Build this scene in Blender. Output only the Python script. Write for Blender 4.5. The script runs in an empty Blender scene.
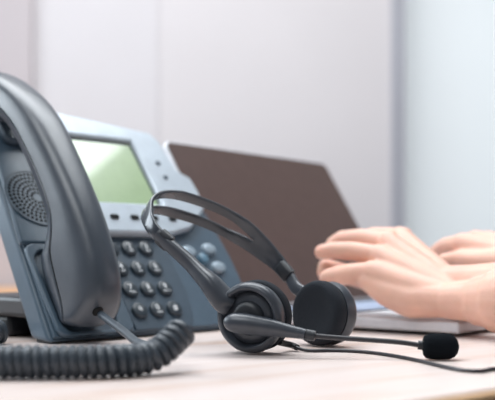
import bpy, bmesh, math, random
from mathutils import Vector, Matrix, noise
random.seed(4)
SC = bpy.context.scene
COL = SC.collection
F_, CAMH, CX, HY = 900.0, 0.085, 247.5, 255.0      # focal length in pixels, camera height over the table top
def P(px, py, Y):                                   # point at depth Y (metres); table top is z = 0
    return Vector(((px-CX)/F_*Y, Y, CAMH+(HY-py)/F_*Y))
FLOOR = -0.74

# ------------------------------------------------------------------ materials
def lin(c):
    return tuple(((v/255)/12.92 if v/255 <= .04045 else ((v/255+.055)/1.055)**2.4) for v in c)+(1,)
def mat(name, rgb, rough=.5, metal=0, var=.06, scale=60, bump=0, bscale=600, spec=.5, coat=0, sss=0, emit=None, sheen=0):
    m = bpy.data.materials.new(name); m.use_nodes = True
    nt = m.node_tree; b = nt.nodes['Principled BSDF']; L = nt.links
    b.inputs['Roughness'].default_value = rough; b.inputs['Metallic'].default_value = metal
    b.inputs['Specular IOR Level'].default_value = spec
    b.inputs['Coat Weight'].default_value = coat; b.inputs['Coat Roughness'].default_value = .05
    if sheen: b.inputs['Sheen Weight'].default_value = sheen
    tc = nt.nodes.new('ShaderNodeTexCoord')
    n = nt.nodes.new('ShaderNodeTexNoise'); n.inputs['Scale'].default_value = scale; n.inputs['Detail'].default_value = 4
    L.new(tc.outputs['Object'], n.inputs['Vector'])
    r = nt.nodes.new('ShaderNodeValToRGB'); c = lin(rgb)
    r.color_ramp.elements[0].position = .3; r.color_ramp.elements[1].position = .7
    r.color_ramp.elements[0].color = tuple(v*(1-var) for v in c[:3])+(1,)
    r.color_ramp.elements[1].color = tuple(min(1, v*(1+var)) for v in c[:3])+(1,)
    L.new(n.outputs['Fac'], r.inputs['Fac']); L.new(r.outputs['Color'], b.inputs['Base Color'])
    if bump:
        n2 = nt.nodes.new('ShaderNodeTexNoise'); n2.inputs['Scale'].default_value = bscale; n2.inputs['Detail'].default_value = 3
        L.new(tc.outputs['Object'], n2.inputs['Vector'])
        bp = nt.nodes.new('ShaderNodeBump'); bp.inputs['Strength'].default_value = bump; bp.inputs['Distance'].default_value = .001
        L.new(n2.outputs['Fac'], bp.inputs['Height']); L.new(bp.outputs['Normal'], b.inputs['Normal'])
    if sss:
        b.inputs['Subsurface Weight'].default_value = sss; b.inputs['Subsurface Radius'].default_value = (.012, .004, .002)
        b.inputs['Subsurface Scale'].default_value = 1
    if emit:
        b.inputs['Emission Color'].default_value = lin(emit[0]); b.inputs['Emission Strength'].default_value = emit[1]
    return m
M = dict(
    body=mat('phone_grey', (72, 90, 105), .38, bump=.12, bscale=1500),
    plate=mat('keypad_grey', (60, 76, 90), .42, bump=.1, bscale=1500),
    handset=mat('handset_grey', (60, 68, 78), .32, bump=.15, bscale=1400, spec=.7),
    seam=mat('seam_black', (14, 16, 18), .7, spec=.2),
    silver=mat('silver_paint', (178, 189, 199), .35, metal=.15, spec=.5),
    lcd=mat('lcd_green', (140, 164, 122), .3, spec=.8, coat=1, emit=((150, 185, 140), .12)),
    key=mat('key_rubber', (44, 55, 64), .32, spec=.6),
    glyph=mat('key_print', (242, 246, 248), .5),
    navkey=mat('nav_key_silver', (150, 166, 178), .35, metal=.2),
    blue=mat('nav_blue', (92, 124, 144), .3),
    black=mat('black_plastic', (20, 22, 25), .45),
    cord=mat('cord_grey', (54, 63, 72), .42, spec=.5),
    hs=mat('headset_grey', (58, 63, 71), .30, bump=.12, bscale=1600, spec=.5),
    hsdark=mat('headset_dark', (34, 38, 44), .42, bump=.12, bscale=1600),
    band=mat('band_graphite', (52, 58, 66), .22, metal=.2, spec=.8),
    pad=mat('pad_foam', (40, 44, 50), .9, bump=.6, bscale=900, spec=.2),
    foam=mat('mic_foam', (18, 22, 27), .98, bump=1, bscale=1100, spec=.1),
    cable=mat('cable_black', (38, 38, 44), .4),
    lapsilver=mat('laptop_aluminium', (214, 215, 220), .4, metal=.15),
    lapkey=mat('laptop_keys', (158, 172, 196), .6),
    lapscreen=mat('laptop_screen', (86, 68, 64), .5, spec=.3),  # brown of the room's reflection is put into the base colour
    lapdark=mat('laptop_black', (30, 30, 32), .5),
    skin=mat('skin', (227, 182, 163), .45, var=.08, scale=28, bump=.25, bscale=350, sss=.18, spec=.4),
    nail=mat('fingernail', (232, 150, 145), .3),
    shirt=mat('shirt_white', (205, 210, 220), .85, bump=.3, bscale=400),
    trouser=mat('trouser_navy', (38, 42, 56), .9, bump=.3, bscale=400),
    hair=mat('hair_brown', (48, 34, 26), .6, bump=.6, bscale=120),
    eye=mat('eye_white', (225, 225, 225), .2), iris=mat('iris', (50, 36, 26), .2),
    lip=mat('lips', (176, 100, 92), .45),
    edge=mat('table_edge_oak', (196, 158, 118), .45, var=.12, scale=30),
    steel=mat('steel_grey', (120, 124, 130), .35, metal=.8),
    chairf=mat('chair_fabric', (50, 54, 60), .95, bump=.4, bscale=500),
    cab=mat('cabinet_oak', (214, 164, 116), .5, var=.12, scale=12),
    wall=mat('wall_paint', (202, 197, 199), .8, var=.015, scale=3, bump=.05, bscale=200),
    wall_l=mat('wall_paint_light', (201, 197, 200), .8, var=.015, scale=3, bump=.05, bscale=200),
    wall_m=mat('wall_paint_mauve', (181, 173, 176), .8, var=.015, scale=3, bump=.05, bscale=200),
    post=mat('post_grey', (160, 160, 168), .7, var=.03, scale=5),
    floor=mat('floor_carpet', (120, 118, 120), .95, var=.15, scale=90, bump=.4, bscale=300),
    blind=mat('frosted_blind', (216, 221, 224), .7, var=.01, scale=3, emit=((222, 229, 232), .3)),
)
def wood_top():
    m = bpy.data.materials.new('table_laminate'); m.use_nodes = True
    nt = m.node_tree; L = nt.links; b = nt.nodes['Principled BSDF']
    b.inputs['Roughness'].default_value = .33; b.inputs['Specular IOR Level'].default_value = .5
    tc = nt.nodes.new('ShaderNodeTexCoord'); mp = nt.nodes.new('ShaderNodeMapping')
    mp.inputs['Scale'].default_value = (1.0, 9, 9)
    L.new(tc.outputs['Object'], mp.inputs['Vector'])
    n = nt.nodes.new('ShaderNodeTexNoise'); n.inputs['Scale'].default_value = 3.2; n.inputs['Detail'].default_value = 7; n.inputs['Distortion'].default_value = .5
    L.new(mp.outputs['Vector'], n.inputs['Vector'])
    r = nt.nodes.new('ShaderNodeValToRGB'); e = r.color_ramp.elements
    e[0].position = .28; e[0].color = lin((205, 176, 158)); e[1].position = .5; e[1].color = lin((221, 206, 200))
    x = e.new(.75); x.color = lin((227, 215, 211))
    L.new(n.outputs['Fac'], r.inputs['Fac']); L.new(r.outputs['Color'], b.inputs['Base Color'])
    return m
M['top'] = wood_top()

# ------------------------------------------------------------------ object helpers
def tag(o, label=None, cat=None, group=None, kind=None):
    if label: o['label'] = label
    if cat: o['category'] = cat
    if group: o['group'] = group
    if kind: o['kind'] = kind
    return o
def thing(name, loc=(0, 0, 0), rz=0, **k):
    o = bpy.data.objects.new(name, None); COL.objects.link(o)
    o.location = loc; o.rotation_euler = (0, 0, rz); o.empty_display_size = .02
    return tag(o, **k)
def obj(name, bm, m, parent=None, smooth=True, bevel=0, sub=0, angle=35, seg=3, off=None):
    bmesh.ops.recalc_face_normals(bm, faces=bm.faces)
    me = bpy.data.meshes.new(name); bm.to_mesh(me); bm.free()
    for mm in (m if isinstance(m, (list, tuple)) else [m]): me.materials.append(mm)
    o = bpy.data.objects.new(name, me); COL.objects.link(o)
    if off is not None: me.transform(Matrix.Translation(-Vector(off)))
    if parent: o.parent = parent
    if smooth:
        for p in me.polygons: p.use_smooth = True
        try: me.set_sharp_from_angle(angle=math.radians(angle))
        except Exception: pass
    if bevel:
        b = o.modifiers.new('bevel', 'BEVEL'); b.width = bevel; b.segments = seg; b.limit_method = 'ANGLE'; b.angle_limit = math.radians(40)
        b.harden_normals = False
        for p in me.polygons: p.use_smooth = True
    if sub:
        s = o.modifiers.new('sub', 'SUBSURF'); s.levels = sub; s.render_levels = sub
    return o
def loft(bm, rings, cap=True, closed=True):
    vs = [[bm.verts.new(p) for p in r] for r in rings]
    for a, b in zip(vs[:-1], vs[1:]):
        n = len(a)
        for i in range(n if closed else n-1):
            bm.faces.new((a[i], a[(i+1) % n], b[(i+1) % n], b[i]))
    if cap:
        bm.faces.new(vs[0][::-1]); bm.faces.new(vs[-1])
    return vs
def catmull(pts, n):
    pts = [Vector(p) for p in pts]; out = []
    ext = [pts[0]*2-pts[1]]+pts+[pts[-1]*2-pts[-2]]
    for i in range(1, len(ext)-2):
        p0, p1, p2, p3 = ext[i-1:i+3]
        for k in range(n):
            t = k/n
            out.append(.5*((2*p1)+(p2-p0)*t+(2*p0-5*p1+4*p2-p3)*t*t+(3*p1-p0-3*p2+p3)*t**3))
    out.append(pts[-1]); return out
def tube(bm, pts, rad, seg=10, cap=True):
    pts = [Vector(p) for p in pts]; n = len(pts)
    if not isinstance(rad, (list, tuple)): rad = [rad]*n
    t0 = (pts[1]-pts[0]).normalized()
    up = Vector((0, 0, 1)) if abs(t0.z) < .9 else Vector((1, 0, 0))
    a = t0.cross(up).normalized(); rings = []
    for i in range(n):
        t = (pts[min(i+1, n-1)]-pts[max(i-1, 0)]).normalized()
        a = (a-t*a.dot(t)).normalized(); b = t.cross(a)
        rings.append([pts[i]+rad[i]*(a*math.cos(q*math.tau/seg)+b*math.sin(q*math.tau/seg)) for q in range(seg)])
    loft(bm, rings, cap)
def axes(axis):
    k = Vector(axis).normalized(); i = k.cross(Vector((0, 0, 1))).normalized(); return i, i.cross(k) * 1, k
def lathe(bm, c, axis, prof, seg=48):                # prof = [(t along the axis, radius)]
    i, j, k = axes(axis); c = Vector(c)
    rings = []
    for t, r in prof:
        r = max(r, 1e-5)
        rings.append([c+k*t+r*(i*math.cos(q*math.tau/seg)+j*math.sin(q*math.tau/seg)) for q in range(seg)])
    loft(bm, rings)
def box(bm, lo, hi, mtx=None):
    x0, y0, z0 = lo; x1, y1, z1 = hi
    v = [Vector(p) for p in ((x0, y0, z0), (x1, y0, z0), (x1, y1, z0), (x0, y1, z0), (x0, y0, z1), (x1, y0, z1), (x1, y1, z1), (x0, y1, z1))]
    if mtx: v = [mtx @ p for p in v]
    v = [bm.verts.new(p) for p in v]
    for f in ((0, 3, 2, 1), (4, 5, 6, 7), (0, 1, 5, 4), (1, 2, 6, 5), (2, 3, 7, 6), (3, 0, 4, 7)): bm.faces.new([v[q] for q in f])
def boxo(name, lo, hi, m, parent=None, bevel=0, **k):
    bm = bmesh.new(); box(bm, lo, hi); return obj(name, bm, m, parent, smooth=bool(bevel), bevel=bevel, **k)
def struct(o): o['kind'] = 'structure'; return o

# ------------------------------------------------------------------ the room
struct(boxo('floor', (-5, -3, FLOOR-.05), (5, 3.4, FLOOR), M['floor']))
WY = 3.0
def wx(px): return (px-CX)/F_*WY
struct(boxo('wall_back', (-5, WY, FLOOR), (wx(397), WY+.2, 2.2), M['wall']))
struct(boxo('wall_left', (-5, -3, FLOOR), (-4.9, WY, 2.2), M['wall_l']))
# wall panelling left of the plain stretch
struct(boxo('trim_1', (-3.2, WY-.03, FLOOR), (wx(34), WY, 2.2), M['wall_m']))
struct(boxo('trim_2', (wx(34), WY-.004, FLOOR), (wx(158), WY, 2.2), M['wall_l']))
# post at the end of the wall, then the bright frosted window
struct(boxo('trim_3', (wx(391), WY-.015, FLOOR), (wx(404), WY+.2, 2.2), M['post']))
struct(boxo('baseboard_back', (-3, WY-.045, FLOOR), (wx(391), WY-.03, FLOOR+.09), M['post']))
w = struct(boxo('window_1', (wx(404), WY+.12, -.35), (5, WY+.14, 2.2), M['blind']))
struct(boxo('wall_right', (wx(404), WY+.1, FLOOR), (5, WY+.2, -.35), M['wall_l']))
# low oak cabinet along the wall
cb = thing('sideboard', (-1.35, 2.52, FLOOR), 0, label='low oak sideboard against the wall behind the desk phone', cat='sideboard')
boxo('carcass', (-.85, 0, .06), (.85, .42, .72), M['cab'], cb, .004)
boxo('plinth', (-.82, .03, 0), (.82, .40, .0595), M['steel'], cb)
for q in range(3):
    d = boxo('door', (-.845+q*.565, -.02, .07), (-.285+q*.565, -.0005, .71), M['cab'], cb, .003)
    boxo('handle', (-.34+q*.565, -.034, .5), (-.325+q*.565, -.0205, .62), M['steel'], d, .002)

# ------------------------------------------------------------------ table (white laminate with an oak edge)
TA = math.radians(38)
tb = thing('table', (.104, .5276, FLOOR), TA, label='white wood-grain desk with oak edge carrying the phone, headset and laptop', cat='table')
zt = -FLOOR
boxo('tabletop', (-1.0, .0045, zt-.028), (1.55, 1.02, zt), M['top'], tb, .002)
boxo('edge_band', (-1.0, -.006, zt-.028), (1.55, .004, zt-.0008), M['edge'], tb, .003)
for lx in (-.9, 1.45):
    for ly in (.1, .92):
        boxo('leg', (lx-.03, ly-.03, 0), (lx+.03, ly+.03, zt-.029), M['steel'], tb, .004)

# ------------------------------------------------------------------ desk phone
PA, PT = math.radians(45), math.radians(53)
cp, sp = math.cos(PT), math.sin(PT)
PO = Vector((-.18420, .848, 0)); PZ = .004
ph = thing('desk_telephone', PO, PA, label='grey office desk telephone with green display and dialling keypad', cat='telephone')
def FA(u, v, n=0): return Vector((u, v*cp-n*sp, v*sp+n*cp+PZ))     # face coordinates -> phone's own axes
PW = Matrix.Translation(PO) @ Matrix.Rotation(PA, 4, 'Z')
def FW(u, v, n=0): return PW @ FA(u, v, n)
def slab(bm, outline, n0, n1, cut=False):
    if cut:                                         # back ring starts where it meets the table
        vb = -n0*cp/sp
        back = [FA(u, max(v, vb), n0) for u, v in outline]
    else: back = [FA(u, v, n0) for u, v in outline]
    loft(bm, [back, [FA(u, v, n1) for u, v in outline]])
def rrect(u0, v0, u1, v1, r, k=5):
    out = []
    for cu, cv, a in ((u1-r, v1-r, 0), (u0+r, v1-r, 90), (u0+r, v0+r, 180), (u1-r, v0+r, 270)):
        for q in range(k+1):
            t = math.radians(a+90*q/k); out.append((cu+r*math.cos(t), cv+r*math.sin(t)))
    return out
body_out = [(0, 0), (.250, 0), (.262, .004), (.276, .014), (.285, .03), (.292, .065), (.294, .1), (.291, .16), (.284, .2), (.268, .23), (.262, .296), (.02, .296), (.013, .2)]
bm = bmesh.new(); slab(bm, body_out, -.030, -.004, True); obj('housing', bm, M['body'], ph, bevel=.004)
def inset(pts, d):
    n = len(pts); res = []
    for i in range(n):
        a, b, c = (Vector(pts[i-1]), Vector(pts[i]), Vector(pts[(i+1) % n]))
        d1 = (b-a).normalized(); d2 = (c-b).normalized()
        n1 = Vector((-d1.y, d1.x)); n2 = Vector((-d2.y, d2.x)); nn = (n1+n2).normalized()
        res.append(tuple(b+nn*d/max(.5, nn.dot(n1))))
    return res
bm = bmesh.new(); slab(bm, inset(body_out, .0035), -.0039, 0); obj('face_plate', bm, M['body'], ph, bevel=.002)
# foot stand behind, reaching back over the table
bm = bmesh.new(); box(bm, (.006, .052, .022), (.25, .185, .043)); box(bm, (.012, .10, .001), (.245, .18, .0225))
obj('foot_stand', bm, M['hsdark'], ph, bevel=.005)
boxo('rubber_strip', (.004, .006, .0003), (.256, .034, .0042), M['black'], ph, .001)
# cradle section: raised rim with the well for the mouthpiece
bm = bmesh.new()
def framed(bm, outer, inner, n0, n1):
    def ring(pts, n): return [bm.verts.new(FA(u, v, n)) for u, v in pts]
    N = len(outer); oa, ob, ia, ib = ring(outer, n0), ring(outer, n1), ring(inner, n0), ring(inner, n1)
    for i in range(N):
        j = (i+1) % N
        for q in ((oa[i], oa[j], ob[j], ob[i]), (ia[j], ia[i], ib[i], ib[j]), (ob[i], ob[j], ib[j], ib[i]), (oa[j], oa[i], ia[i], ia[j])): bm.faces.new(q)
framed(bm, rrect(.007, .001, .098, .112, .010), rrect(.0125, .005, .080, .104, .016), .0002, .006)
obj('mouthpiece_well', bm, M['body'], ph, bevel=.002)
bm = bmesh.new(); slab(bm, rrect(.013, .0055, .0795, .1035, .0155), .0002, .0012); obj('well_floor', bm, M['plate'], ph)
bm = bmesh.new(); slab(bm, [(.0045, .1125), (.098, .1125), (.098, .205), (.098, .29), (.022, .29), (.0135, .2)], .0002, .006); obj('speaker_panel', bm, M['body'], ph, bevel=.0025)
# hook and earpiece rest at the top of the cradle
bm = bmesh.new(); slab(bm, rrect(.03, .245, .082, .285, .01), .0062, .016); obj('earpiece_rest', bm, M['plate'], ph, bevel=.003)
# speaker grille: rim plus rings of slots
GU, GV, GR = .0455, .172, .0358
def circ(r, n=48): return [(GU+r*math.cos(q*math.tau/n), GV+r*math.sin(q*math.tau/n)) for q in range(n)]
bm = bmesh.new(); framed(bm, circ(GR+.0018), circ(GR), .0062, .0074); obj('grille_rim', bm, M['plate'], ph)
bm = bmesh.new(); slab(bm, circ(GR-.0004), .0062, .0069)
gr = obj('speaker_grille', bm, M['body'], ph)
bm = bmesh.new()
for k in range(6):
    rr = .0070+k*.0050; cnt = 11+int(k*6)
    for q in range(cnt):
        a = q*math.tau/cnt+k*.13; hw = .78*math.pi*rr/cnt*.9; t = .0018
        cu, cv = GU+rr*math.cos(a), GV+rr*math.sin(a); rx, ry = math.cos(a), math.sin(a)
        pts = []
        for m_ in range(10):
            b_ = m_*math.tau/10; du = t*math.cos(b_); dt = hw*math.sin(b_)
            pts.append((cu+rx*du-ry*dt, cv+ry*du+rx*dt))
        slab(bm, pts, .00692, .0073)
tag(obj('grille_slots', bm, M['seam'], gr), kind=None)
# keypad plate and keys
kp = [(.101, .004), (.178, .004), (.186, .02), (.193, .05), (.194, .125), (.101, .125)]
bm = bmesh.new(); slab(bm, kp, .0002, .0018); obj('keypad_plate', bm, M['plate'], ph, bevel=.001)
def text_bm(bm, s, size, u, v, n):
    cu = bpy.data.curves.new('t', 'FONT'); cu.body = s; cu.size = size; cu.align_x = 'CENTER'; cu.align_y = 'CENTER'; cu.extrude = .00015
    cu.resolution_u = 3
    to = bpy.data.objects.new('t', cu); COL.objects.link(to)
    me = bpy.data.meshes.new_from_object(to.evaluated_get(bpy.context.evaluated_depsgraph_get()))
    me.transform(Matrix(((1, 0, 0, u), (0, 1, 0, v), (0, 0, 1, n), (0, 0, 0, 1))))
    for vv in me.vertices: vv.co = FA(*vv.co)
    bm.from_mesh(me); bpy.data.objects.remove(to); bpy.data.curves.remove(cu); bpy.data.meshes.remove(me)
def oval(u, v, a, b, n=28): return [(u+a*math.cos(q*math.tau/n), v+b*math.sin(q*math.tau/n)) for q in range(n)]
def pill(bm, u, v, a, b, n0, n1):                   # domed oval key
    rings = [[FA(x, y, n0) for x, y in oval(u, v, a, b)], [FA(x, y, n0+(n1-n0)*.6) for x, y in oval(u, v, a, b)],
             [FA(x, y, n0+(n1-n0)*.9) for x, y in oval(u, v, a*.92, b*.92)], [FA(x, y, n1) for x, y in oval(u, v, a*.76, b*.76)]]
    loft(bm, rings)
names = [('1', ''), ('2', 'ABC'), ('3', 'DEF'), ('4', 'GHI'), ('5', 'JKL'), ('6', 'MNO'), ('7', 'PQRS'), ('8', 'TUV'), ('9', 'WXYZ'), ('*', ''), ('0', 'OPER'), ('#', '')]
for i, (d, l) in enumerate(names):
    u = .115+.0235*(i % 3); v = (.108, .081, .0535, .0265)[i//3]
    bm = bmesh.new(); pill(bm, u, v, .0098, .0092, .0019, .0056)
    k = obj('key', bm, M['key'], ph)
    bm = bmesh.new()
    if l: text_bm(bm, d, .0098, u-.0003, v+.0014, .0057); text_bm(bm, l, .0034, u, v-.0046, .0057)
    else: text_bm(bm, d, .0108 if d != '*' else .014, u, v-(.0015 if d == '*' else 0), .0057)
    obj('key_symbol', bm, M['glyph'], k, smooth=False)
# silver display bezel with the screen opening
bez = [(.099, .124), (.2, .124), (.24, .135), (.276, .165), (.281, .19), (.279, .214), (.262, .226), (.258, .272), (.249, .286), (.099, .305)]
scr = (.108, .168, .211, .268)
bm = bmesh.new()
def ring2(pts, n): return [bm.verts.new(FA(u, v, n)) for u, v in pts]
hole = [(scr[0], scr[1]), (scr[2], scr[1]), (scr[2], scr[3]), (scr[0], scr[3])]
tops = []
for n in (.0002, .0115):
    o_, h_ = ring2(bez, n), ring2(hole, n); tops.append((o_, h_))
    ed = []
    for lp in (o_, h_):
        for q in range(len(lp)): ed.append(bm.edges.new((lp[q], lp[(q+1) % len(lp)])))
    bmesh.ops.triangle_fill(bm, use_beauty=True, use_dissolve=False, edges=ed)
for q in (0, 1):
    a, b = tops[0][q], tops[1][q]
    for i in range(len(a)):
        j = (i+1) % len(a); bm.faces.new((a[i], a[j], b[j], b[i]))
obj('display_bezel', bm, M['silver'], ph, bevel=.003)
bm = bmesh.new(); slab(bm, [(scr[0]+.0003, scr[1]+.0003), (scr[2]-.0003, scr[1]+.0003), (scr[2]-.0003, scr[3]-.0003), (scr[0]+.0003, scr[3]-.0003)], .0003, .0055)
obj('display_surround', bm, M['seam'], ph, smooth=False)
bm = bmesh.new(); slab(bm, rrect(scr[0]+.002, scr[1]+.0012, scr[2]-.0025, scr[3]-.0035, .001, 2), .0056, .0066); obj('lcd_screen', bm, M['lcd'], ph, smooth=False)
for u, v in ((.236, .234), (.2365, .211)):
    bm = bmesh.new(); pill(bm, u, v, .0034, .003, .0116, .0132); obj('line_button', bm, M['plate'], ph)
for u in (.1305, .1585, .1865, .2145):
    bm = bmesh.new(); slab(bm, rrect(u-.0055, .1425, u+.0055, .1485, .002, 3), .0116, .0135); obj('softkey', bm, M['seam'], ph, bevel=.0006)
# navigation cluster on the right
for u, v, a, b in ((.223, .104, .010, .0075), (.257, .108, .010, .0075), (.224, .078, .010, .0075), (.258, .081, .010, .0075)):
    bm = bmesh.new(); pill(bm, u, v, a, b, .0002, .0058); obj('function_key', bm, M['navkey'], ph)
bm = bmesh.new(); pill(bm, .2405, .0935, .0065, .0075, .0002, .0066); obj('navigation_pad', bm, M['blue'], ph)

# ------------------------------------------------------------------ handset lying in the cradle
hst = thing('telephone_handset', FW(.042, .06, 0), PA, label='dark grey curved telephone handset resting in the phone cradle', cat='handset')
HL = PW.inverted() @ hst.location
stn = [((-.001, .022), (.014, .003)), ((.000, .040), (.022, .003)), ((.008, .059), (.038, .003)), ((.030, .074), (.064, .003)), ((.058, .0815), (.089, .009)),
       ((.085, .0855), (.099, .026)), ((.115, .0875), (.113, .040)), ((.145, .088), (.148, .046)), ((.18, .0875), (.186, .047)), ((.215, .085), (.222, .046)),
       ((.25, .077), (.246, .041)), ((.285, .063), (.268, .033)), ((.315, .046), (.292, .023)), ((.336, .030), (.312, .018))]
def interp(st, t):
    i = min(int(t), len(st)-2); return None
cr = catmull([(a[0], a[1], 0) for a, b in stn], 4); ir = catmull([(b[0], b[1], 0) for a, b in stn], 4)
HU = .0355
def hsec(c, b, hw):                                 # one section: domed crest, seam groove, flatter lower half
    sec = []
    def pt(x, h): return FA(HU+x, b[0]+(c[0]-b[0])*h, b[1]+(c[1]-b[1])*h)-HL
    for q in range(17):
        a = math.pi*q/16
        x = hw*math.copysign(abs(math.cos(a))**.62, math.cos(a)); h = .36+.64*abs(math.sin(a))**.72
        sec.append(pt(x, h))
    sec += [pt(-hw, .345), pt(-hw*.94, .33), pt(-hw*.94, .29), pt(-hw*.985, .275), pt(-hw*.93, .12), pt(-hw*.80, .02), pt(-hw*.5, 0), pt(0, 0),
            pt(hw*.5, 0), pt(hw*.80, .02), pt(hw*.93, .12), pt(hw*.985, .275), pt(hw*.94, .29), pt(hw*.94, .33), pt(hw, .345)]
    return sec
rings = []
NS = len(cr)
for i, (c, b) in enumerate(zip(cr, ir)):
    s = i/(NS-1)
    hw = .0255-.0035*math.exp(-((s-.52)/.22)**2)
    e = min(i, NS-1-i)
    hw *= (.55, .78, .9, .97, 1)[min(e, 4)]
    rings.append(hsec(c, b, hw))
bm = bmesh.new(); vs = loft(bm, rings)
for f in bm.faces: f.material_index = 0
for ra, rb in zip(vs[:-1], vs[1:]):
    pass
nsec = len(rings[0])
hb = obj('grip', bm, [M['handset'], M['seam']], hst, angle=50)
for p in hb.data.polygons:
    if len(p.vertices) == 4:
        ids = sorted(v % nsec for v in p.vertices)
        if set(ids) <= {18, 19} or set(ids) <= {28+1, 28+2}: p.material_index = 1
bm = bmesh.new(); loft(bm, [[FA(HU+rr_*math.cos(q*math.tau/32), .288+rr_*math.sin(q*math.tau/32), n_)-HL for q in range(32)] for n_, rr_ in ((.0165, .017), (.018, .0205), (.024, .022), (.040, .0215))])
obj('earpiece', bm, M['handset'], hst)
# mouthpiece cord socket
def HP(u, v, n): return FA(u, v, n)-HL
slot = (.0275, .005, .044)
bm = bmesh.new()
tube(bm, [HP(slot[0], slot[1]+.004, slot[2]-.001), HP(slot[0], slot[1]-.004, slot[2]+.001)], .0055, 14); obj('cord_socket', bm, M['seam'], hst)

# ------------------------------------------------------------------ coiled cord
cd = thing('coiled_cord', (-.15, .62, 0), 0, label='grey coiled telephone cord lying across the front of the desk', cat='cord')
CO = cd.location
hole_w = FW(slot[0], slot[1]-.0085, slot[2]+.003)
R_C, R_W = .0084, .0035
zc = R_C+R_W
core = catmull([(-.235, .86, zc), (-.275, .80, zc), (-.30, .71, zc), (-.265, .635, zc), (-.21, .613, zc), (-.170, .616, zc), (-.129, .618, zc), (-.0947, .622, zc), (-.072, .634, zc+.0005), (-.060, .642, zc+.006), (-.0525, .650, zc+.013), (-.047, .657, zc+.018)], 40)
# resample by length and wind the wire round it
cum = [0]
for a, b in zip(core[:-1], core[1:]): cum.append(cum[-1]+(b-a).length)
total = cum[-1]; pitch = .0061; turns = total/pitch; per = 14
NP = int(turns*per); wire = []; j = 0; aref = None
for i in range(NP+1):
    s = total*i/NP
    while j < len(cum)-2 and cum[j+1] < s: j += 1
    t = (s-cum[j])/max(1e-9, cum[j+1]-cum[j]); c = core[j].lerp(core[j+1], t)
    tg = (core[min(j+2, len(core)-1)]-core[max(j-1, 0)]).normalized()
    if aref is None: aref = tg.cross(Vector((0, 0, 1))).normalized()
    aref = (aref-tg*aref.dot(tg)).normalized(); bref = tg.cross(aref)
    ph_ = math.tau*i/per
    wire.append(c+R_C*(aref*math.cos(ph_)+bref*math.sin(ph_))-CO)
bm = bmesh.new(); tube(bm, wire, R_W, 7); obj('coil', bm, M['cord'], cd)
lead = catmull([hole_w, hole_w.lerp(P(139, 343, .735), .33), hole_w.lerp(P(139, 343, .735), .66), P(139, 343, .735), P(158, 346, .705), P(176, 337, .682), wire[-1]+CO], 10)
tail = catmull([wire[0]+CO, (wire[0]+CO).lerp(PW @ Vector((.0075, .15, .012)), .5), PW @ Vector((.0075, .15, .012))], 10)
bm = bmesh.new(); tube(bm, [p-CO for p in tail], .0034, 12); obj('straight_lead', bm, M['cord'], cd)
bm = bmesh.new(); tube(bm, [p-CO for p in lead], .0036, 12); obj('straight_lead', bm, M['cord'], cd)

# ------------------------------------------------------------------ headset
hd = thing('headset', (.03, .8, 0), 0, label='black call-centre headset with boom microphone standing on the desk', cat='headset')
HO = hd.location
C1 = P(247.5, 320, .764); C2 = Vector((.0612, .832, .0315))
A1 = Vector((.42, .90, .07)).normalized(); A2 = Vector((.74, .67, -.06)).normalized()
C1.z = .0311
# band plane
BC = Vector((.00648, .778, .0314)); BA = Vector((.59669, .80244, -.00692)); BU = Vector((-.60321, .45419, .65563)); BW = BA.cross(BU)
def BP(a, u, w=0): return BC+BA*a+BU*u+BW*w
def cup(c, ax, g):
    lathe = lambda b, cc, aa, pr_, q: globals()['lathe'](b, cc, aa, [(t*q, r_*q) for t, r_ in pr_])
    bm = bmesh.new()
    lathe(bm, c-HO, ax, [(.002, .0), (.002, .012), (.0028, .0185), (.0045, .0235), (.0062, .0243), (.0055, .0252), (.0005, .0258), (-.0012, .0272), (-.0008, .0298), (.002, .0322), (.0065, .0332), (.0145, .0315), (.016, .025), (.016, 0)], g)
    e = obj('earcup', bm, M['hs'], hd, angle=60)
    bm = bmesh.new()
    lathe(bm, c-HO, ax, [(.0162, .0), (.0162, .029), (.0168, .0318), (.02, .0334), (.026, .0334), (.0305, .0318), (.0325, .028), (.0312, .022), (.0295, .012), (.029, 0)], g)
    obj('ear_cushion', bm, M['pad'], e, angle=80)
    return e
e1 = cup(C1, A1, .925); e1['label'] = 'ear cup carrying the microphone boom'
bm = bmesh.new(); lathe(bm, C1-HO, A1, [(-.0040, 0), (-.0038, .010), (-.0025, .0135), (.0021, .0150), (.0021, 0)]); obj('pivot_cap', bm, M['hsdark'], e1, angle=60)
e2 = cup(C2+A2*.0285, -A2, .905); e2['label'] = 'far ear cup showing its foam cushion'
# arms (sliders)
def flat_tube(bm, pts, wid, thk, seg=16):          # elliptical section: thk in the band plane, wid along its width
    rings = []; n = len(pts)
    for i, p in enumerate(pts):
        t = (pts[min(i+1, n-1)]-pts[max(i-1, 0)]).normalized(); nn = BW.cross(t).normalized(); ww = t.cross(nn)
        a, b = (wid[i], thk[i])
        rings.append([p-HO+ww*a*math.copysign(abs(math.cos(q*math.tau/seg))**.7, math.cos(q*math.tau/seg))+nn*b*math.copysign(abs(math.sin(q*math.tau/seg))**.7, math.sin(q*math.tau/seg)) for q in range(seg)])
    loft(bm, rings)
i1, j1, k1 = axes(A1)
def on_ring(deg, r, t): return C1+k1*t+r*(i1*math.cos(math.radians(deg))+j1*math.sin(math.radians(deg)))
near = catmull([on_ring(152, .0235, .0095), on_ring(149, .0305, .0062), BP(-.0205, .044), BP(-.0228, .056), BP(-.0245, .072), BP(-.0298, .093), BP(-.0335, .110)], 6)
nn_ = len(near)
def ramp(vals): 
    out = []
    for i in range(nn_):
        x = i/(nn_-1)*(len(vals)-1); k = min(int(x), len(vals)-2); out.append(vals[k]+(vals[k+1]-vals[k])*(x-k))
    return out
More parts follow.
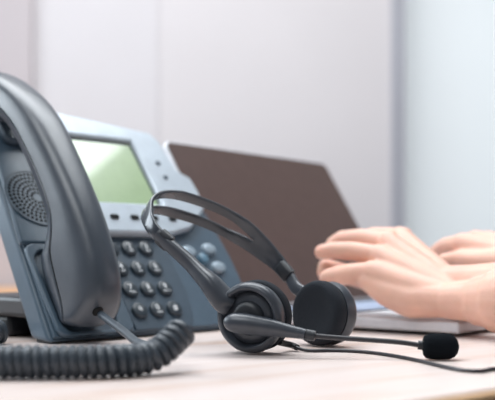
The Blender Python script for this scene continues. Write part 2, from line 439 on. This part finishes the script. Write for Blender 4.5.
bm = bmesh.new(); flat_tube(bm, near, ramp([.010, .0095, .0085, .0076, .0066, .0062, .0058, .0055]), ramp([.0125, .0135, .0112, .0082, .0064, .0058, .0054, .005])); obj('slider_arm', bm, M['hs'], hd, angle=70)
far = catmull([C2+A2*.021+Vector((.003, 0, .010)), BP(.1045, .030), BP(.1095, .050), BP(.1105, .068)], 8); nn_ = len(far)
bm = bmesh.new(); flat_tube(bm, far, ramp([.0065, .0065, .0062, .006]), ramp([.0035, .0035, .0032, .003])); obj('slider_arm', bm, M['hs'], hd, angle=70)
# headband shell with its long slit
cen = catmull([(-.0315, .1015, 0), (-.0335, .111, 0), (-.0325, .121, 0), (-.0278, .1325, 0), (-.0155, .1485, 0), (.0024, .157, 0), (.0225, .1585, 0), (.0425, .1545, 0), (.0667, .145, 0), (.0867, .131, 0), (.1014, .1125, 0), (.1082, .0900, 0), (.1105, .074, 0), (.1108, .062, 0)], 8)
nc = len(cen); bm = bmesh.new(); grid = []
for i, c in enumerate(cen):
    s = i/(nc-1); t = (Vector(cen[min(i+1, nc-1)])-Vector(cen[max(i-1, 0)])).normalized()
    wk = [(0, .0060), (.12, .0062), (.22, .0072), (.36, .0128), (.5, .0155), (.75, .0145), (.9, .0095), (1, .0075)]
    for (s0, w0), (s1, w1) in zip(wk[:-1], wk[1:]):
        if s0 <= s <= s1+1e-9: hw = w0+(w1-w0)*(s-s0)/(s1-s0)
    sl = .0052*max(0, min(1, (s-.27)/.07, (.80-s)/.10))
    row = [-hw, -hw*.55-sl*.4, -max(sl, .0008), max(sl, .0008), hw*.55+sl*.4, hw]
    crown = [0, .0006, .0008, .0008, .0006, 0]
    nin = Vector((t.y, -t.x, 0))
    grid.append([bm.verts.new(BP(c.x-nin.x*k, c.y-nin.y*k, w)-HO) for w, k in zip(row, crown)])
for i in range(nc-1):
    s = (i+.5)/(nc-1)
    for j in range(5):
        if j == 2 and .27 < s < .80: continue
        bm.faces.new((grid[i][j], grid[i][j+1], grid[i+1][j+1], grid[i+1][j]))
hb_ = obj('headband', bm, M['band'], hd, angle=80)
so = hb_.modifiers.new('s', 'SOLIDIFY'); so.thickness = .0036; so.offset = 0
bv = hb_.modifiers.new('b', 'BEVEL'); bv.width = .0009; bv.segments = 2; bv.limit_method = 'ANGLE'; bv.angle_limit = math.radians(50)
for (a0, u0), (a1, u1) in (((-.0298, .096), (-.0330, .1075)), ((.1095, .050), (.1107, .066))):
    pts = [BP(a0+(a1-a0)*q/4, u0+(u1-u0)*q/4) for q in range(5)]
    bm = bmesh.new(); flat_tube(bm, pts, [.0078]*5, [.0046, .0052, .0054, .0052, .0046]); obj('slider_clip', bm, M['hsdark'], hd, angle=60)
# microphone boom
bm = bmesh.new()
ax = [P(224, 321, .759), P(227, 321.5, .758), P(233, 322.5, .757), P(245, 324, .755), P(258, 325.8, .753), P(272, 328, .7505), P(288, 331, .748), P(304, 334, .7455), P(306, 334.4, .745)]
rr = [.0015, .0055, .0080, .0088, .0084, .0074, .0056, .0045, .0045]
tube(bm, [p-HO for p in catmull(ax, 4)], [x.x for x in catmull([(r, 0, 0) for r in rr], 4)], 24)
bo = obj('microphone_boom', bm, M['hs'], hd, angle=70)
bm = bmesh.new(); tube(bm, [p-HO for p in (C1-A1*.007, C1-A1*.001)], .006, 20); obj('boom_pivot', bm, M['hsdark'], bo)
bm = bmesh.new(); tube(bm, [P(306, 334.4, .745)-HO, P(315, 336, .7435)-HO], [.0047, .0044], 20); obj('boom_collar', bm, M['hsdark'], bo, angle=60)
bm = bmesh.new(); tube(bm, [p-HO for p in catmull([P(314, 335.8, .7435), P(340, 338, .741), P(370, 340, .738), P(400, 342.3, .734), P(420, 345.2, .7315)], 8)], .0021, 12); obj('flexible_boom', bm, M['cable'], bo)
bm = bmesh.new(); tube(bm, [P(418, 345, .7318)-HO, P(426, 346, .731)-HO], .0037, 16); obj('microphone_collar', bm, M['hsdark'], bo, angle=60)
ma, mb = P(422.5, 346, .731), P(459, 347.4, .728); ma.z = mb.z = .0109; md = mb-ma
prof = [(0, .004), (.02, .0072), (.08, .0093), (.2, .0104), (.4, .0107), (.6, .0107), (.75, .0102), (.88, .0085), (.96, .0055), (1, .0012)]
bm = bmesh.new(); lathe(bm, ma-HO, md, [(t*md.length, r) for t, r in prof], 32); obj('microphone_foam', bm, M['foam'], bo, angle=80)
# headset cable
bm = bmesh.new()
st0 = C1+A1*.012+Vector((.022, 0, -.022))
tube(bm, [p-HO for p in catmull([st0, P(291, 345, .80), P(297, 347.5, .79)], 6)], .0028, 12); obj('strain_relief', bm, M['black'], hd)
cab = [P(296, 347.3, .79), Vector((.0490, .786, .0022)), Vector((.0570, .7828, .0018)), Vector((.0721, .7869, .0016)), Vector((.0892, .7828, .0016)), Vector((.1049, .7708, .0016)), Vector((.1219, .7441, .0016)), Vector((.1359, .709, .0016)), Vector((.1472, .671, .0016)),
       Vector((.1572, .6506, .0016)), Vector((.1688, .6478, .0016)), Vector((.1813, .6592, .0016)), Vector((.203, .655, .0018)), Vector((.222, .637, .0022)), Vector((.231, .627, .0026)), Vector((.2375, .6175, -.006)), Vector((.240, .614, -.05)), Vector((.240, .614, -.18)), Vector((.241, .613, -.34))]
bm = bmesh.new(); tube(bm, [p-HO for p in catmull(cab, 10)], .0015, 10); obj('cable', bm, M['cable'], hd)

# ------------------------------------------------------------------ laptop
LA = math.radians(51); LW, LD, LS, LT = .376, .285, .260, math.radians(58)
LF = Vector((math.sin(LA), -math.cos(LA), 0)); LR = Vector((math.cos(LA), math.sin(LA), 0))
corner = Vector((.2166, .922, 0))
hinge = corner-LF*LD
lp = thing('laptop', hinge, LA, label='open silver laptop with dark screen being typed on', cat='laptop')
# local: x along the width, -y towards the user
bm = bmesh.new(); box(bm, (0, -LD, .004), (LW, 0, .0165)); obj('base', bm, M['lapsilver'], lp, bevel=.003)
for x in (.02, LW-.03):
    for y in (-LD+.02, -.03): boxo('rubber_foot', (x, y, .0002), (x+.01, y+.01, .0045), M['lapdark'], lp)
kb = boxo('keyboard', (.02, -.125, .0166), (LW-.02, -.018, .0172), M['lapdark'], lp)
kw = (LW-.044)/14; proto = None
for r in range(5):
    for c in range(14):
        if r == 0 and 3 < c < 9: continue
        x0 = .022+c*kw; y0 = -.123+r*.0208
        if proto is None: proto = boxo('keycap', (0, 0, 0), (kw-.003, .0178, .0018), M['lapkey'], kb, .0005); k = proto
        else: k = proto.copy(); COL.objects.link(k); k.parent = kb
        k.location = (x0, y0, .0173)
boxo('spacebar', (.022+4*kw, -.123, .0173), (.022+9*kw-.003, -.1052, .0191), M['lapkey'], kb, .0005)
boxo('touchpad', (LW/2-.055, -.235, .0166), (LW/2+.055, -.14, .0169), M['lapsilver'], lp)
sl = Matrix.Translation((0, -.001, .0165)) @ Matrix.Rotation(LT, 4, 'X')     # x width, y up the lid, z = screen side (towards user)
def lidbox(name, lo, hi, m, par, bevel=0):
    bm = bmesh.new(); box(bm, lo, hi, sl); return obj(name, bm, m, par, smooth=bool(bevel), bevel=bevel)
def lidround(name, x0, y0, x1, y1, r, z0, z1, m, par, bevel=0):
    bm = bmesh.new(); o = rrect(x0, y0, x1, y1, r, 6)
    loft(bm, [[sl @ Vector((x, y, z0)) for x, y in o], [sl @ Vector((x, y, z1)) for x, y in o]]); return obj(name, bm, m, par, bevel=bevel)
lid = lidround('lid', 0, .004, LW, LS, .012, -.007, 0, M['lapsilver'], lp, .0015)
lidround('screen', .002, .008, LW-.002, LS-.004, .010, .0001, .0012, M['lapscreen'], lid)
bm = bmesh.new(); tube(bm, [Vector((.06, .001, .012)), Vector((LW-.06, .001, .012))], .006, 16); obj('hinge', bm, M['lapdark'], lp)

# ------------------------------------------------------------------ person: two bare forearms typing, seated out to the right
pr = thing('person', (.70, .77, FLOOR), 0, label='person in a white shirt typing on the laptop with both hands', cat='person')
PP = pr.location
def capsule(bm, a, b, ra, rb, seg=16):
    a, b = Vector(a), Vector(b); d = (b-a); L = d.length; d.normalize()
    pts, rad = [], []
    for q in range(5):
        t = math.pi/2*(1-q/4); pts.append(a-d*ra*math.sin(t)); rad.append(max(1e-4, ra*math.cos(t)))
    for q in range(5):
        t = math.pi/2*q/4; pts.append(b+d*rb*math.sin(t)); rad.append(max(1e-4, rb*math.cos(t)))
    tube(bm, pts, rad, seg)
def chain(bm, pts, rad):
    for i in range(len(pts)-1): capsule(bm, pts[i], pts[i+1], rad[i], rad[i+1])
def remeshed(bm, voxel, smooth_it, fac=.5):
    me = bpy.data.meshes.new('tmp'); bm.to_mesh(me); bm.free()
    o = bpy.data.objects.new('tmp', me); COL.objects.link(o)
    r = o.modifiers.new('r', 'REMESH'); r.mode = 'VOXEL'; r.voxel_size = voxel
    s = o.modifiers.new('s', 'SMOOTH'); s.iterations = smooth_it; s.factor = fac
    out = bpy.data.meshes.new_from_object(o.evaluated_get(bpy.context.evaluated_depsgraph_get()))
    bpy.data.objects.remove(o); bpy.data.meshes.remove(me)
    nb = bmesh.new(); nb.from_mesh(out); bpy.data.meshes.remove(out); return nb
tips = []
def hand(bm, wr_u, wr_r, mcps, fingers, thumb, hyp, elbow_u, elbow_r):
    for m_, t in zip(mcps, (0, .33, .67, 1)):
        w0 = Vector(wr_u).lerp(Vector(wr_r), .12+.76*t); capsule(bm, w0, m_[0], .0165, m_[1]*1.12)
        capsule(bm, Vector(m_[0])+Vector((0, 0, .0015)), Vector(m_[0])+Vector((.004, -.002, .002)), m_[1]*1.02, m_[1]*.9)   # knuckle
    for (a, b) in zip(mcps[:-1], mcps[1:]):
        mid = (Vector(a[0])+Vector(b[0]))/2; capsule(bm, Vector(wr_u).lerp(Vector(wr_r), .5), mid+Vector((.012, -.009, -.005)), .0165, .0095)
    for m_, fg in zip(mcps, fingers):
        chain(bm, [m_[0]]+[f[0] for f in fg], [m_[1]]+[f[1] for f in fg]); tips.append((Vector(fg[-2][0]), Vector(fg[-1][0]), fg[-1][1]))
    chain(bm, [t[0] for t in thumb], [t[1] for t in thumb]); tips.append((Vector(thumb[-2][0]), Vector(thumb[-1][0]), thumb[-1][1]))
    chain(bm, [h[0] for h in hyp], [h[1] for h in hyp])
    for a, b in ((wr_u, elbow_u), (wr_r, elbow_r)):
        a, b = Vector(a), Vector(b)
        rr_ = [.0190, .0215, .0270, .0345, .039, .040] if a.z < .045 else [.0205, .0225, .0250, .0285, .035, .040]
        chain(bm, [a, a.lerp(b, .10), a.lerp(b, .17), a.lerp(b, .26), a.lerp(b, .6), b], rr_)
    capsule(bm, ((Vector(wr_u)+Vector(wr_r))/2).lerp((Vector(elbow_u)+Vector(elbow_r))/2, .35), (Vector(elbow_u)+Vector(elbow_r))/2, .037, .044)
bm = bmesh.new()
# left hand, nearer the camera: little finger side towards us
hand(bm, P(447, 301, .938), P(451, 284, .965),
     [(P(372, 272, .985), .0118), (P(378, 256, 1.005), .0122), (P(387, 243, 1.025), .0125), (P(400, 238, 1.045), .0125)],
     [[(P(350, 274, 1.00), .0122), (P(337, 276, 1.01), .0115), (P(328, 278, 1.015), .0104)],
      [(P(352, 251, 1.018), .0112), (P(333, 250.5, 1.03), .0104), (P(322, 252, 1.035), .0090)],
      [(P(361, 238, 1.048), .0112), (P(342, 239, 1.066), .0102), (P(333, 244, 1.072), .0090)],
      [(P(374, 236, 1.075), .0110), (P(356, 242, 1.09), .0100), (P(347, 252, 1.095), .0088)]],
     [(P(432, 292, .968), .018), (P(390, 286, 1.02), .0155), (P(350, 275, 1.045), .0118), (P(326, 267, 1.05), .0100), (P(324.5, 272, 1.05), .0092)],
     [(P(440, 300.5, .942), .0185), (P(412, 300, .96), .0200), (P(388, 291, .975), .0175), (P(370, 281, .985), .0130)],
     Vector((.400, .790, .043)), Vector((.425, .800, .045)))
# right hand, farther: index finger and thumb side towards us
hand(bm, P(520, 250, 1.075), P(516, 258, 1.035),
     [(P(497, 243, 1.165), .0118), (P(487, 241, 1.145), .0122), (P(476, 241, 1.12), .0125), (P(463, 244, 1.09), .0125)],
     [[(P(474, 247, 1.19), .0108), (P(462, 258, 1.20), .0098), (P(457, 270, 1.205), .0086)],
      [(P(461, 246, 1.175), .0110), (P(447, 257, 1.19), .0100), (P(441, 272, 1.195), .0088)],
      [(P(449, 246, 1.15), .0112), (P(435, 257, 1.165), .0102), (P(428, 272, 1.17), .0090)],
      [(P(446, 246, 1.115), .0108), (P(433, 255, 1.13), .0098), (P(426, 268, 1.135), .0086)]],
     [(P(508, 262, 1.03), .0165), (P(480, 261, 1.055), .0130), (P(458, 259, 1.075), .0108), (P(444, 261, 1.085), .0092)],
     [(P(512, 256, 1.08), .018), (P(505, 252, 1.12), .018), (P(498, 248, 1.155), .0145)],
     Vector((.565, .955, .050)), Vector((.545, .930, .048)))
body = remeshed(bm, .0018, 7)
# torso, neck, head and legs in one mesh with the arms
FDIR = -LF; side = LR
bm = bmesh.new()
T0 = Vector((.69, .775, 0))
def at(f, s, z): return T0+FDIR*f+side*s+Vector((0, 0, z))
for s in (-1, 1):
    chain(bm, [at(0, .07*s, -.22), at(.01, .075*s, -.05), at(0, .09*s, .12), at(-.01, .105*s, .25)], [.115, .105, .105, .085])
    el = Vector((.4125, .796, .050)) if s < 0 else Vector((.555, .9425, .049))
    chain(bm, [at(0, .10*s, .285), at(.0, .175*s, .275), el], [.06, .058, .042])
    chain(bm, [at(0, .085*s, -.20), at(.42, .10*s, -.215), at(.38, .10*s, FLOOR+.09)], [.092, .066, .045])
    chain(bm, [at(.36, .10*s, FLOOR+.045), at(.53, .115*s, FLOOR+.034)], [.042, .030])
chain(bm, [at(0, 0, .26), at(.015, 0, .40)], [.06, .052])
HD = at(.035, 0, .53)
def hp(f, s, z): return HD+FDIR*f+side*s+Vector((0, 0, z))
chain(bm, [hp(-.02, 0, .035), hp(.005, 0, .02)], [.085, .083]); chain(bm, [hp(.02, 0, -.02), hp(.035, 0, -.075)], [.066, .040])
chain(bm, [hp(.085, 0, .012), hp(.105, 0, -.022)], [.008, .0125])
for s in (-1, 1):
    capsule(bm, hp(-.005, .078*s, .012), hp(-.008, .080*s, -.022), .012, .008)
    capsule(bm, hp(.078, .02*s, .032), hp(.07, .05*s, .03), .010, .009)
big = remeshed(bm, .008, 4)
tmp = bpy.data.meshes.new('tmpb'); big.to_mesh(tmp); big.free(); body.from_mesh(tmp); bpy.data.meshes.remove(tmp)
bo_ = obj('body', body, M['skin'], pr, angle=180, off=PP)
for a, b, r in tips:                                # nails
    d = (b-a).normalized(); up = (Vector((0, 0, 1))-d*d.z).normalized(); 
    if abs(d.z) > .85: up = (FDIR-d*FDIR.dot(d)).normalized()
    s_ = d.cross(up); bm = bmesh.new(); c = b+d*r*.25+up*r*.80; rings = []
    for k, h in ((0, 0), (1, .0009)):
        rings.append([c+d*(.62*r*math.cos(q*math.tau/16))+s_*(.52*r*math.sin(q*math.tau/16))+up*(h-.0022*abs(math.sin(q*math.tau/16))-.25*r*max(0, math.cos(q*math.tau/16))) for q in range(16)])
    loft(bm, rings); obj('fingernail', bm, M['nail'], pr, off=PP)
for s in (-1, 1):
    bm = bmesh.new(); lathe(bm, hp(.066, .032*s, .014), FDIR, [(0, .001), (.004, .011), (.012, .0125), (.018, .0085), (.0205, .0045)], 20); e = obj('eye', bm, M['eye'], pr, off=PP)
    bm = bmesh.new(); lathe(bm, hp(.066, .032*s, .014), FDIR, [(.0195, .0055), (.0212, .005), (.0216, 0)], 16); obj('iris', bm, M['iris'], e, off=PP)
bm = bmesh.new(); chain(bm, [hp(.083, -.022, -.062), hp(.090, 0, -.060), hp(.083, .022, -.062)], [.003, .0065, .003]); obj('mouth', bm, M['lip'], pr, off=PP)
bm = bmesh.new()
chain(bm, [hp(-.03, 0, .045), hp(.0, 0, .05)], [.091, .086]); chain(bm, [hp(-.05, 0, .01), hp(-.05, 0, -.04)], [.07, .055])
obj('hair', remeshed(bm, .006, 2), M['hair'], pr, off=PP)
# shirt over torso and upper arms
bm = bmesh.new()
for s in (-1, 1):
    chain(bm, [at(0, .07*s, -.17), at(.01, .075*s, -.05), at(0, .09*s, .12), at(-.01, .105*s, .25)], [.122, .113, .113, .093])
    sh, el = at(0, .175*s, .275), (Vector((.4125, .796, .050)) if s < 0 else Vector((.555, .9425, .049)))
    chain(bm, [at(0, .10*s, .285), sh, sh.lerp(el, .72)], [.067, .066, .056])
obj('shirt', remeshed(bm, .007, 3), M['shirt'], pr, off=PP)
bm = bmesh.new(); tube(bm, [at(.005, 0, .325), at(.012, 0, .365)], [.072, .063], 28); obj('collar', bm, M['shirt'], pr, off=PP)
bm = bmesh.new()
for s in (-1, 1):
    chain(bm, [at(0, .07*s, -.215), at(.42, .10*s, -.215), at(.38, .10*s, FLOOR+.12)], [.115, .075, .056])
obj('trousers', remeshed(bm, .008, 3), M['trouser'], pr, off=PP)
for s in (-1, 1):
    bm = bmesh.new(); chain(bm, [at(.35, .10*s, FLOOR+.049), at(.54, .115*s, FLOOR+.042)], [.048, .041]); obj('shoe', remeshed(bm, .005, 2), M['black'], pr, off=PP)
# the chair the person sits on
ch = thing('office_chair', (T0.x, T0.y, FLOOR), LA, label='dark office chair under the typing person', cat='chair')
bm = bmesh.new(); box(bm, (-.24, -.24, .345), (.24, .24, .405)); obj('seat', bm, M['chairf'], ch, bevel=.025)
bm = bmesh.new(); box(bm, (-.22, -.29, .46), (.22, -.235, .95)); obj('backrest', bm, M['chairf'], ch, bevel=.025)
bm = bmesh.new(); tube(bm, [(0, -.1, .335), (0, -.30, .335), (0, -.31, .55)], .018, 12); obj('back_support', bm, M['black'], ch)
bm = bmesh.new(); tube(bm, [(0, 0, .09), (0, 0, .344)], .026, 18); obj('column', bm, M['steel'], ch)
for q in range(5):
    a = math.tau*q/5; bm = bmesh.new(); tube(bm, [(0, 0, .095), (.26*math.cos(a), .26*math.sin(a), .07)], [.024, .016], 12); g = obj('base_spoke', bm, M['black'], ch)
    bm = bmesh.new(); tube(bm, [(.26*math.cos(a)-.012*math.sin(a), .26*math.sin(a)+.012*math.cos(a), .0275), (.26*math.cos(a)+.012*math.sin(a), .26*math.sin(a)-.012*math.cos(a), .0275)], .027, 18); obj('castor', bm, M['black'], g)

# ------------------------------------------------------------------ light
W = bpy.data.worlds.new('world'); SC.world = W; W.use_nodes = True
bg = W.node_tree.nodes['Background']; bg.inputs['Color'].default_value = (.93, .96, 1, 1); bg.inputs['Strength'].default_value = .2
def area(name, loc, target, sx, sy, power, col=(1, 1, 1)):
    d = bpy.data.lights.new(name, 'AREA'); d.shape = 'RECTANGLE'; d.size = sx; d.size_y = sy; d.energy = power; d.color = col
    o = bpy.data.objects.new(name, d); COL.objects.link(o); o.location = loc
    o.rotation_euler = (Vector(target)-Vector(loc)).to_track_quat('-Z', 'Y').to_euler(); return o
area('ceiling_panel_light', (-.15, 1.55, 1.9), (-.15, 1.5501, 0), 2.1, 1.3, 64, (.93, .97, 1))
area('window_daylight', (-2.3, 1.5, 1.1), (-.1, .9, .1), 1.5, 1.3, 48, (.84, .93, 1))
area('front_fill_light', (-.8, -.2, 1.9), (-.8, -.1999, 0), 1.2, 1.2, 26, (.93, .97, 1))  # added fill with no known fixture, brightens the phone's speaker panel
area('wall_fill_light', (-.45, 2.1, 2.0), (-.45, 3.0, .7), .7, .3, 4.5, (1, .98, .97))  # unseen lamp added to lift the wall, fading towards the window

# ------------------------------------------------------------------ camera
cd_ = bpy.data.cameras.new('camera'); cam = bpy.data.objects.new('camera', cd_); COL.objects.link(cam)
cam.location = (0, 0, CAMH); cam.rotation_euler = (math.pi/2, 0, 0)
cd_.sensor_width = 36; cd_.lens = F_/495*36; cd_.shift_y = (HY-200)/495
cd_.clip_start = .02
cd_.dof.use_dof = True; cd_.dof.focus_distance = .785; cd_.dof.aperture_fstop = 4.7; cd_.dof.aperture_blades = 0
SC.camera = cam
vs_ = SC.view_settings; vs_.view_transform = 'Standard'; vs_.look = 'None'; vs_.exposure = 0; vs_.gamma = 1; vs_.use_curve_mapping = False
